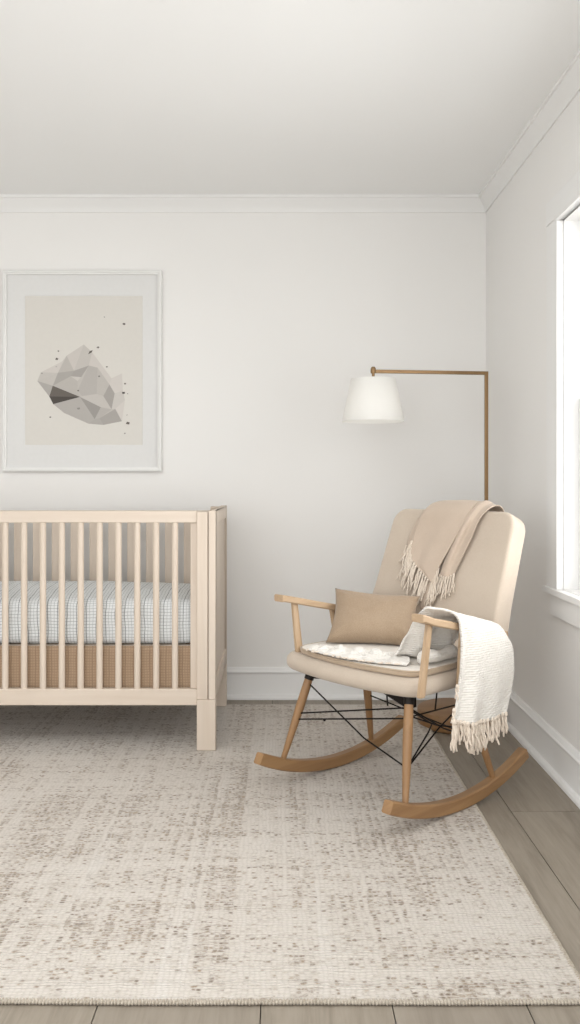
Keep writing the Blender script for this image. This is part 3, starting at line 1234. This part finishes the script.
    def out_b(inset):
        o_ = []
        for x, y in arc_outline(0.268 - inset, hh - inset, max(0.012, 0.052 - inset), 10, 14):
            x *= 1.015 - 0.03 * y / hh
            if y < -hh * 0.2:
                x *= 1 + 0.05 * (-y / hh - 0.2)
            o_.append((x, y))
        return o_

    def mp(x, y, h):
        z = zc + y
        return L3(uback(z) + h + 0.22 * x * x - 0.012, x, z + h * 0.36)
    th, r = 0.086, 0.014
    prof = []
    for k in range(7):
        a = -PI / 2 + k * PI / 12
        prof.append((r - r * math.cos(a), -th + r + r * math.sin(a)))
    for k in range(7):
        a = k * PI / 12
        prof.append((r - r * math.cos(a), -r + r * math.sin(a)))
    cushion(mb, out_b, prof, mp, 6, 0.003, 0.003)
    mb.build('backrest', UPHOL, root, smooth=True)

    # arms with their posts
    for sg in (-1, 1):
        mb = MB()
        rows = []
        for u, z, w, v in ((0.275 - 0.012 * (1 + sg), 0.636, 0.022, 0.290), (0.267 - 0.012 * (1 + sg), 0.636, 0.0235, 0.290), (0.20, 0.6215, 0.024, 0.290), (0.10, 0.5985, 0.024, 0.290), (-0.03, 0.570, 0.023, 0.290), (-0.15, 0.545, 0.022, 0.288), (-0.20, 0.534, 0.020, 0.285)):
            t = 0.0118
            v *= sg
            k = 0.004
            rows.append([L3(u, v - w + k, z - t), L3(u, v - w, z - t + k), L3(u, v - w, z + t - k), L3(u, v - w + k, z + t),
                         L3(u, v + w - k, z + t), L3(u, v + w, z + t - k), L3(u, v + w, z - t + k), L3(u, v + w - k, z - t)])
        b = mb.quad_grid(rows, closed_v=True)
        mb.f += [tuple(b + k for k in range(8))[::-1], tuple(b + (len(rows) - 1) * 8 + k for k in range(8))]
        mb.mi += [0, 0]
        arm = mb.build('armrest', OAK_ARM, root, smooth='auto', angle=30)
        if sg > 0:
            posts = (((0.236, 0.402, 0.2905, 0.014), (0.196, 0.614, 0.289, 0.0115)), ((0.045, 0.404, 0.2900, 0.012), (0.030, 0.576, 0.289, 0.010)))
        else:
            posts = (((0.205, 0.4475, 0.262, 0.014), (0.202, 0.614, 0.289, 0.0115)), ((0.012, 0.4475, 0.262, 0.012), (0.016, 0.573, 0.288, 0.010)))
        for (u0, z0, v0, w0), (u1, z1, v1, w1) in posts:
            mb = MB()
            rows = []
            for q in (0, 0.03, 0.5, 1):
                u, z, v = u0 + (u1 - u0) * q, z0 + (z1 - z0) * q, sg * (v0 + (v1 - v0) * q)
                w = (w0 + (w1 - w0) * q) * (0.8 if q == 0 else 1)
                t = 0.0085
                rows.append([L3(u - w, v - t * 0.6, z), L3(u - w * 0.6, v - t, z), L3(u + w * 0.6, v - t, z), L3(u + w, v - t * 0.6, z), L3(u + w, v + t * 0.6, z), L3(u + w * 0.6, v + t, z), L3(u - w * 0.6, v + t, z), L3(u - w, v + t * 0.6, z)])
            b = mb.quad_grid(rows, closed_v=True)
            mb.f += [tuple(b + k for k in range(8))[::-1], tuple(b + 3 * 8 + k for k in range(8))]
            mb.mi += [0, 0]
            mb.build('arm_post', OAK_ARM_Z, root, smooth='auto', angle=50)


make_chair()


def chair_thing(name, label, cat):
    r = empty(name, CM @ L3(0, 0, 0.45), CRZ)
    tag(r, label, cat)
    return r


def toL(P):
    """chair coordinates (numpy grid) to the local frame of a chair_thing"""
    return [[(p[0], p[1], p[2] - 0.45) for p in row] for row in P]


# ------------------------------------------------------------------ seat pad
def make_pad():
    root = chair_thing('seat_pad', 'thin cream seat pad with a tan edge on the rocking chair seat', 'cushion')

    def ol(inset):
        return seat_outline(inset, hw=0.264, u0=-0.15, u1=0.222, r=0.05)
    mb = MB()
    zb, zt = 0.4482, 0.469
    r = 0.009
    prof = []
    for k in range(5):
        a = -PI / 2 + k * PI / 8
        prof.append((r - r * math.cos(a), zb + r + r * math.sin(a)))
    for k in range(5):
        a = k * PI / 8
        prof.append((r - r * math.cos(a), zt - r + r * math.sin(a)))
    cushion(mb, ol, prof, lambda x, y, h: (x + 0.034, y, h - 0.45), 6, 0.004, 0.0, mis=lambda r_: 0 if r_ >= 8 else 1)
    mb.build('pad_cover', [PADTOP, PADSIDE], root, smooth=True)
    mb = MB()
    loop = [(x + 0.034, y, zt - 0.003 - 0.45) for x, y in ol(0.001)]
    mb.tube(loop + [loop[0]], 0.0028, 8, cap=False)
    mb.build('piping', PADSIDE, root, smooth=True)


make_pad()


# ------------------------------------------------------------------ throw pillow
def make_pillow():
    BL, BR = Vector((0.128, -0.210, 0.476)), Vector((-0.050, 0.050, 0.476))
    TR, TL = Vector((-0.140, -0.010, 0.634)), Vector((0.006, -0.282, 0.648))
    c = (BL + BR + TR + TL) / 4
    nrm = (BR - BL).cross(TL - BL).normalized()
    if nrm.x < 0:
        nrm = -nrm
    mb = MB()
    n = 36
    for side in (1, -1):
        G = []
        for i in range(n + 1):
            row = []
            for j in range(n + 1):
                a, b = i / n, j / n
                p = BL * (1 - a) * (1 - b) + BR * a * (1 - b) + TR * a * b + TL * (1 - a) * b
                A, B = 2 * a - 1, 2 * b - 1
                # edges pull inwards between the corners
                p = p + (BR - BL) * (-0.045 * A * (1 - B * B)) + (TL - BL) * (-0.055 * B * (1 - A * A))
                t = (max(0, 1 - A ** 4) ** 0.55) * (max(0, 1 - B ** 4) ** 0.55) * 0.044 * (1 - 0.25 * B)
                w = noise.noise(Vector((A * 2.2, B * 2.0, 4.0))) * 0.006 * (1 - A * A) * (1 - B * B)
                # creases radiating from the corners
                ang = math.atan2(1 - abs(B), 1 - abs(A) + 1e-6)
                rr = math.hypot(1 - abs(A), 1 - abs(B))
                w += 0.0022 * math.sin(ang * 9) * math.exp(-((rr - 0.35) / 0.25) ** 2) * (1 - A ** 8) * (1 - B ** 8)
                p = p + nrm * side * (t + (w if t > 0 else 0))
                row.append(CM @ L3(*p))
            G.append(row)
        mb.quad_grid(G)
    cw = CM @ L3(*c)
    mb.v = [tuple(Vector(v) - cw) for v in mb.v]
    o = mb.build('throw_pillow', PILLOWM, smooth=True, loc=tuple(cw))
    tag(o, 'square tan linen pillow leaning on the rocking chair backrest', 'pillow')


make_pillow()


# ------------------------------------------------------------------ cloth with fringe
def tassel(root, start, dirs, mat, length, rad=0.0026, strands=3, seed=0, z_off=0.45, spread=0.004, knot=True):
    """a knotted bunch of yarn; dirs(t) gives the offset of its centre line"""
    rr = random.Random(seed)
    mb = MB()
    s = Vector(start)
    n = 9
    for k in range(strands):
        a = k * 2 * PI / strands + rr.uniform(0, 1)
        ln = length * rr.uniform(0.8, 1.05)
        jx, jy = rr.uniform(-1, 1) * spread * 1.3, rr.uniform(-1, 1) * spread * 1.3
        ph = rr.uniform(0, 6)
        pts, rad_l = [], []
        for i in range(n + 1):
            t = i / n
            c = s + dirs(t * ln)
            tw = a + t * 5.0
            q = spread * (0.35 + 0.65 * min(1, t * 2)) if not (knot and i == 1) else spread * 0.3
            c = c + Vector((math.cos(tw) * q * 0.5 + jx * t * t, math.sin(tw) * q + jy * t * t + 0.0016 * math.sin(ph + t * 9), 0))
            pts.append((c.x, c.y, c.z - z_off))
            rad_l.append(rad * (1.0 + 0.12 * math.sin(t * 22 + ph)) * (0.75 if i == n else 1))
        mb.tube(pts, rad_l, 7)
    if knot:
        c = s + dirs(length * 0.07)
        mb.tube([(c.x, c.y, c.z - z_off + rad * 2.2), (c.x, c.y, c.z - z_off), (c.x, c.y, c.z - z_off - rad * 2.4)], [rad * 1.4, rad * 2.3, rad * 1.5], 8)
    return mb.build('tassel', mat, root, smooth=True)


def cloth(root, G, n, k, mat, name, fold=None, thick=0.004, amp=0.0015, freq=25):
    P = surf(G, n, k)
    n_, k_ = P.shape[:2]
    # displace along the normal with folds and small noise
    du = np.gradient(P, axis=0)
    dv = np.gradient(P, axis=1)
    N = np.cross(du, dv)
    N /= (np.linalg.norm(N, axis=2, keepdims=True) + 1e-9)
    for i in range(n_):
        for j in range(k_):
            a = amp * noise.noise(Vector(P[i, j]) * freq)
            if fold:
                a += fold(i / (n_ - 1), j / (k_ - 1))
            P[i, j] += N[i, j] * a
    mb = MB()
    mb.quad_grid(toL(P))
    o = mb.build(name, mat, root, smooth=True, solid=thick)
    return P, o


def make_arm_throw():
    root = chair_thing('white_throw', 'chunky white fringed throw draped over the chair armrest and seat', 'throw blanket')
    G = [
        [(0.150, 0.105, 0.480), (0.085, 0.120, 0.482), (0.01, 0.140, 0.482), (-0.07, 0.170, 0.485)],
        [(0.145, 0.140, 0.500), (0.080, 0.160, 0.502), (0.005, 0.175, 0.502), (-0.07, 0.195, 0.502)],
        [(0.155, 0.185, 0.560), (0.080, 0.197, 0.545), (-0.01, 0.202, 0.545), (-0.08, 0.215, 0.535)],
        [(0.170, 0.240, 0.642), (0.090, 0.244, 0.614), (-0.01, 0.247, 0.596), (-0.10, 0.246, 0.576)],
        [(0.160, 0.276, 0.655), (0.090, 0.288, 0.632), (-0.01, 0.292, 0.608), (-0.11, 0.292, 0.584)],
        [(0.104, 0.318, 0.632), (0.060, 0.324, 0.620), (-0.02, 0.330, 0.598), (-0.115, 0.332, 0.570)],
        [(0.094, 0.330, 0.560), (0.040, 0.340, 0.550), (-0.04, 0.348, 0.535), (-0.150, 0.354, 0.505)],
        [(0.104, 0.334, 0.450), (0.045, 0.344, 0.440), (-0.03, 0.354, 0.430), (-0.150, 0.360, 0.415)],
        [(0.122, 0.336, 0.375), (0.060, 0.346, 0.368), (-0.02, 0.354, 0.360), (-0.128, 0.360, 0.350)],
        [(0.132, 0.336, 0.322), (0.070, 0.344, 0.308), (-0.01, 0.352, 0.302), (-0.108, 0.358, 0.304)],
    ]

    def fold(a, b):
        hang = max(0, (a - 0.55) / 0.45)
        inner2 = math.sin(PI * min(1, a / 0.38)) if a < 0.38 else 0.0
        return 0.008 * math.sin(b * 15 + 1.0 + a * 2) * hang + 0.006 * math.sin(b * 8 + a * 5) * hang + (0.016 * math.sin(b * 13 + a * 9) + 0.010 * noise.noise(Vector((a * 12, b * 5, 2.2)))) * inner2
    P, o = cloth(root, G, 80, 44, WHITE, 'draped_cloth', fold, 0.007, 0.002, 45)
    n, k = P.shape[:2]
    for i in range(20):
        j = int(round(i * (k - 1) / 19))
        p = P[-1, j]
        rr = random.Random(i)
        ln = 0.085 + rr.uniform(-0.012, 0.012) + (0.016 if 7 <= i <= 12 else 0) - (0.012 if i > 14 else 0)
        dx, dy = rr.uniform(-0.12, 0.12), rr.uniform(-0.05, 0.1)
        tassel(root, (p[0], p[1], p[2] + 0.004), lambda t, dx=dx, dy=dy: Vector((dx * t, dy * t, -t)), WHITE_T, ln, 0.0033, 3, i, spread=0.005)
    for i in range(9):
        p = P[0, int(i * (k - 1) / 14)]
        rr = random.Random(50 + i)
        dx, dy = rr.uniform(0.0, 0.9), rr.uniform(-0.9, -0.2)
        tassel(root, (p[0], p[1], p[2] - 0.002), lambda t, dx=dx, dy=dy: Vector((dx * t, dy * t, -0.10 * t)), WHITE_T, 0.05, 0.0028, 3, 60 + i, spread=0.004)
    # rolled bunch lying on the pad inside the armrest
    mb = MB()
    pts = [(0.150, 0.222), (0.135, 0.226), (0.09, 0.232), (0.04, 0.230), (0.0, 0.226), (-0.03, 0.222)]
    C_ = catmull([(a, b, 0) for a, b in pts], 26)
    rings = []
    for q, c_ in enumerate(C_):
        t = q / 25
        ra = 0.021 * (math.sin(PI * (0.06 + 0.90 * t)) ** 0.45) * (1 + 0.2 * math.sin(t * 9))
        ring = []
        for w_ in range(16):
            an = 2 * PI * w_ / 16
            rr_ = ra * (1 + 0.14 * noise.noise(Vector((t * 6, math.cos(an), math.sin(an)))))
            ring.append((c_[0], c_[1] + rr_ * 1.25 * math.cos(an), 0.0265 + ra + rr_ * math.sin(an)))
        rings.append(ring)
    b_ = mb.quad_grid(rings, closed_v=True)
    mb.f += [tuple(b_ + w_ for w_ in range(16))[::-1], tuple(b_ + 25 * 16 + w_ for w_ in range(16))]
    mb.mi += [0, 0]
    mb.build('rolled_fold', WHITE, root, smooth=True)
    # front edge tassels that fall beside the post
    for i, q in enumerate((0.82, 0.93)):
        p = P[int(q * (n - 1)), 0]
        tassel(root, (p[0] + 0.002, p[1] - 0.004, p[2]), lambda t: Vector((0.10 * t, -0.02 * t, -t)), WHITE_T, 0.05, 0.0028, 2, 90 + i, spread=0.004)
    # crumpled end lying over the pad in front of the pillow
    G = [
        [(0.255, -0.175, 0.474), (0.258, -0.140, 0.474), (0.262, -0.10, 0.474), (0.262, -0.03, 0.474), (0.252, 0.05, 0.474), (0.228, 0.13, 0.474), (0.195, 0.20, 0.474)],
        [(0.235, -0.185, 0.480), (0.238, -0.145, 0.486), (0.236, -0.09, 0.489), (0.234, -0.02, 0.493), (0.222, 0.05, 0.490), (0.200, 0.13, 0.487), (0.178, 0.20, 0.482)],
        [(0.205, -0.190, 0.482), (0.210, -0.140, 0.490), (0.208, -0.08, 0.499), (0.198, -0.01, 0.503), (0.185, 0.06, 0.499), (0.172, 0.12, 0.495), (0.150, 0.18, 0.486)],
        [(0.178, -0.195, 0.476), (0.178, -0.145, 0.482), (0.172, -0.08, 0.489), (0.158, -0.02, 0.497), (0.145, 0.05, 0.492), (0.135, 0.10, 0.488), (0.120, 0.15, 0.482)],
        [(0.165, -0.190, 0.474), (0.160, -0.140, 0.474), (0.140, -0.08, 0.474), (0.125, -0.02, 0.474), (0.110, 0.04, 0.474), (0.100, 0.09, 0.474), (0.090, 0.13, 0.474)],
    ]

    def fold2(a, b):
        e = math.sin(PI * a) * math.sin(PI * min(1, max(0, b * 0.96 + 0.02)))
        x = noise.noise(Vector((a * 2.5, b * 9.0, 1.7)))
        y = noise.noise(Vector((a * 5.0 + b * 6, b * 17.0, 7.7)))
        z = noise.noise(Vector((a * 7.0 - b * 5, b * 26.0, 3.1)))
        return e * (0.012 + 0.022 * x + 0.016 * abs(y) + 0.012 * z + 0.006 * math.sin(b * 38 + a * 7))
    P2, o2 = cloth(root, G, 44, 110, WHITE, 'crumpled_end', fold2, 0.004, 0.0015, 60)
    for v in o2.data.vertices:
        v.co.z = max(v.co.z, 0.0262)
    for i in range(16):
        p = P2[1, int((i + 0.5) * 109 / 16)]
        if i < 7 and i % 2:
            continue
        rr = random.Random(150 + i)
        dy = rr.uniform(-0.7, 0.7)
        tassel(root, (p[0] - 0.004, p[1], 0.4775), lambda t, dy=dy: Vector((0.8 * t, dy * t, -0.02 * t)), WHITE_T, 0.022, 0.0022, 3, 160 + i, spread=0.004, knot=False)


make_arm_throw()


def make_back_throw():
    root = chair_thing('beige_throw', 'beige fringed wool throw folded over the top of the backrest', 'throw blanket')

    def B(v, z, off=0.012):
        return (uback(z) + 0.22 * v * v + off - 0.006, v, z)

    # folds on top, then down the front to a point
    G = [
        [(-0.405, -0.09, 0.80), (-0.405, -0.06, 0.80), (-0.405, 0.01, 0.80), (-0.405, 0.08, 0.80)],
        [(-0.412, -0.095, 0.90), (-0.412, -0.06, 0.90), (-0.412, 0.02, 0.90), (-0.412, 0.09, 0.90)],
        [(-0.385, -0.10, 0.950), (-0.385, -0.06, 0.956), (-0.385, 0.02, 0.958), (-0.385, 0.095, 0.956)],
        [(-0.335, -0.105, 0.950), (-0.335, -0.06, 0.960), (-0.335, 0.02, 0.960), (-0.335, 0.090, 0.956)],
        [B(-0.118, 0.915, 0.014), B(-0.08, 0.920, 0.022), B(0.005, 0.920, 0.020), B(0.083, 0.915, 0.024)],
        [B(-0.132, 0.862, 0.014), B(-0.07, 0.862, 0.020), B(-0.01, 0.862, 0.022), B(0.066, 0.862, 0.028)],
        [B(-0.134, 0.805, 0.015), B(-0.08, 0.800, 0.020), B(-0.03, 0.798, 0.024), B(0.042, 0.800, 0.028)],
        [B(-0.118, 0.752, 0.016), B(-0.08, 0.742, 0.020), B(-0.04, 0.738, 0.024), B(0.020, 0.745, 0.027)],
        [B(-0.066, 0.712, 0.017), B(-0.04, 0.704, 0.020), B(-0.025, 0.702, 0.023), B(0.006, 0.706, 0.025)],
        [B(-0.004, 0.676, 0.018), B(0.000, 0.672, 0.020), B(0.005, 0.672, 0.022), B(0.010, 0.676, 0.023)],
    ]
    P, o = cloth(root, G, 90, 40, BEIGE, 'front_fold', lambda a, b: 0.003 * math.sin(b * 9 + a * 3) * max(0, 1 - abs(a - 0.6) * 2), 0.004, 0.001, 20)
    # fold on the right that lies beneath the first
    G2 = [
        [(-0.410, 0.070, 0.80), (-0.414, 0.11, 0.80), (-0.414, 0.14, 0.80), (-0.410, 0.155, 0.80)],
        [(-0.416, 0.070, 0.90), (-0.420, 0.11, 0.90), (-0.416, 0.14, 0.90), (-0.412, 0.158, 0.90)],
        [(-0.388, 0.075, 0.945), (-0.39, 0.11, 0.958), (-0.39, 0.135, 0.948), (-0.385, 0.158, 0.945)],
        [(-0.335, 0.072, 0.942), (-0.335, 0.105, 0.958), (-0.335, 0.130, 0.946), (-0.33, 0.155, 0.944)],
        [B(0.060, 0.905, 0.012), B(0.095, 0.908, 0.026), B(0.115, 0.906, 0.014), B(0.136, 0.905, 0.018)],
        [B(0.035, 0.84, 0.010), B(0.072, 0.84, 0.026), B(0.090, 0.84, 0.012), B(0.120, 0.84, 0.018)],
        [B(0.020, 0.76, 0.009), B(0.052, 0.76, 0.024), B(0.068, 0.76, 0.012), B(0.094, 0.76, 0.016)],
        [B(0.018, 0.705, 0.010), B(0.042, 0.700, 0.018), B(0.058, 0.700, 0.011), B(0.078, 0.712, 0.013)],
    ]
    P2, o2 = cloth(root, G2, 70, 40, BEIGE, 'side_fold', None, 0.004, 0.0012, 30)
    # end that hangs straight down under the point
    G3 = [
        [B(-0.075, 0.80, 0.009), B(-0.04, 0.80, 0.009), B(0.0, 0.80, 0.009)],
        [B(-0.070, 0.70, 0.009), B(-0.035, 0.70, 0.010), B(0.005, 0.70, 0.009)],
        [B(-0.050, 0.640, 0.009), B(-0.022, 0.640, 0.014), B(0.006, 0.640, 0.009)],
        [B(-0.035, 0.585, 0.009), B(-0.010, 0.585, 0.013), B(0.015, 0.585, 0.009)],
    ]
    P3, _ = cloth(root, G3, 30, 14, BEIGE, 'under_fold', None, 0.003, 0.001, 30)
    # strip at the left, its edge just showing
    G4 = [
        [B(-0.140, 0.90, 0.006), B(-0.12, 0.90, 0.007), B(-0.10, 0.90, 0.008)],
        [B(-0.160, 0.83, 0.006), B(-0.13, 0.83, 0.007), B(-0.11, 0.83, 0.008)],
        [B(-0.160, 0.795, 0.006), B(-0.13, 0.77, 0.007), B(-0.11, 0.75, 0.008)],
    ]
    P4, _ = cloth(root, G4, 16, 12, BEIGE, 'under_fold', None, 0.003, 0.001, 30)

    def hang(lean, side):
        return lambda t: Vector((-LEAN * t * lean, side * t, -t))
    sd = 200
    n, k = P.shape[:2]
    # left edge, lower left edge to the point
    for i in range(15):
        a = 0.655 + i / 14 * 0.345
        p = P[min(n - 1, int(a * (n - 1))), 0]
        rr = random.Random(sd + i)
        tassel(root, (p[0] + 0.002, p[1] + 0.002, p[2] + 0.003), hang(1.0, rr.uniform(-0.25, 0.12)), BEIGE_T, rr.uniform(0.080, 0.115), 0.0021, 4, sd + i, spread=0.0055)
    for i in range(8):
        a = 1.0 - i / 7 * 0.17
        p = P[min(n - 1, int(a * (n - 1))), k - 1]
        rr = random.Random(sd + 40 + i)
        tassel(root, (p[0] - 0.004, p[1] - 0.003, p[2] + 0.003), hang(1.0, rr.uniform(-0.1, 0.2)), BEIGE_T, rr.uniform(0.07, 0.10), 0.0021, 3, sd + 40 + i, spread=0.0042)
    for i in range(7):
        p = P2[-1, int(i * 39 / 6)]
        rr = random.Random(sd + 60 + i)
        tassel(root, (p[0] + 0.001, p[1], p[2] + 0.003), hang(1.0, rr.uniform(-0.15, 0.15)), BEIGE_T, rr.uniform(0.055, 0.085), 0.0019, 3, sd + 60 + i, spread=0.004)
    for i in range(5):
        p = P4[-1, int(i * 8 / 4)]
        rr = random.Random(sd + 80 + i)
        tassel(root, (p[0] + 0.002, p[1], p[2] + 0.002), hang(1.0, rr.uniform(-0.3, 0.0)), BEIGE_T, rr.uniform(0.05, 0.075), 0.0019, 3, sd + 80 + i, spread=0.004)


make_back_throw()
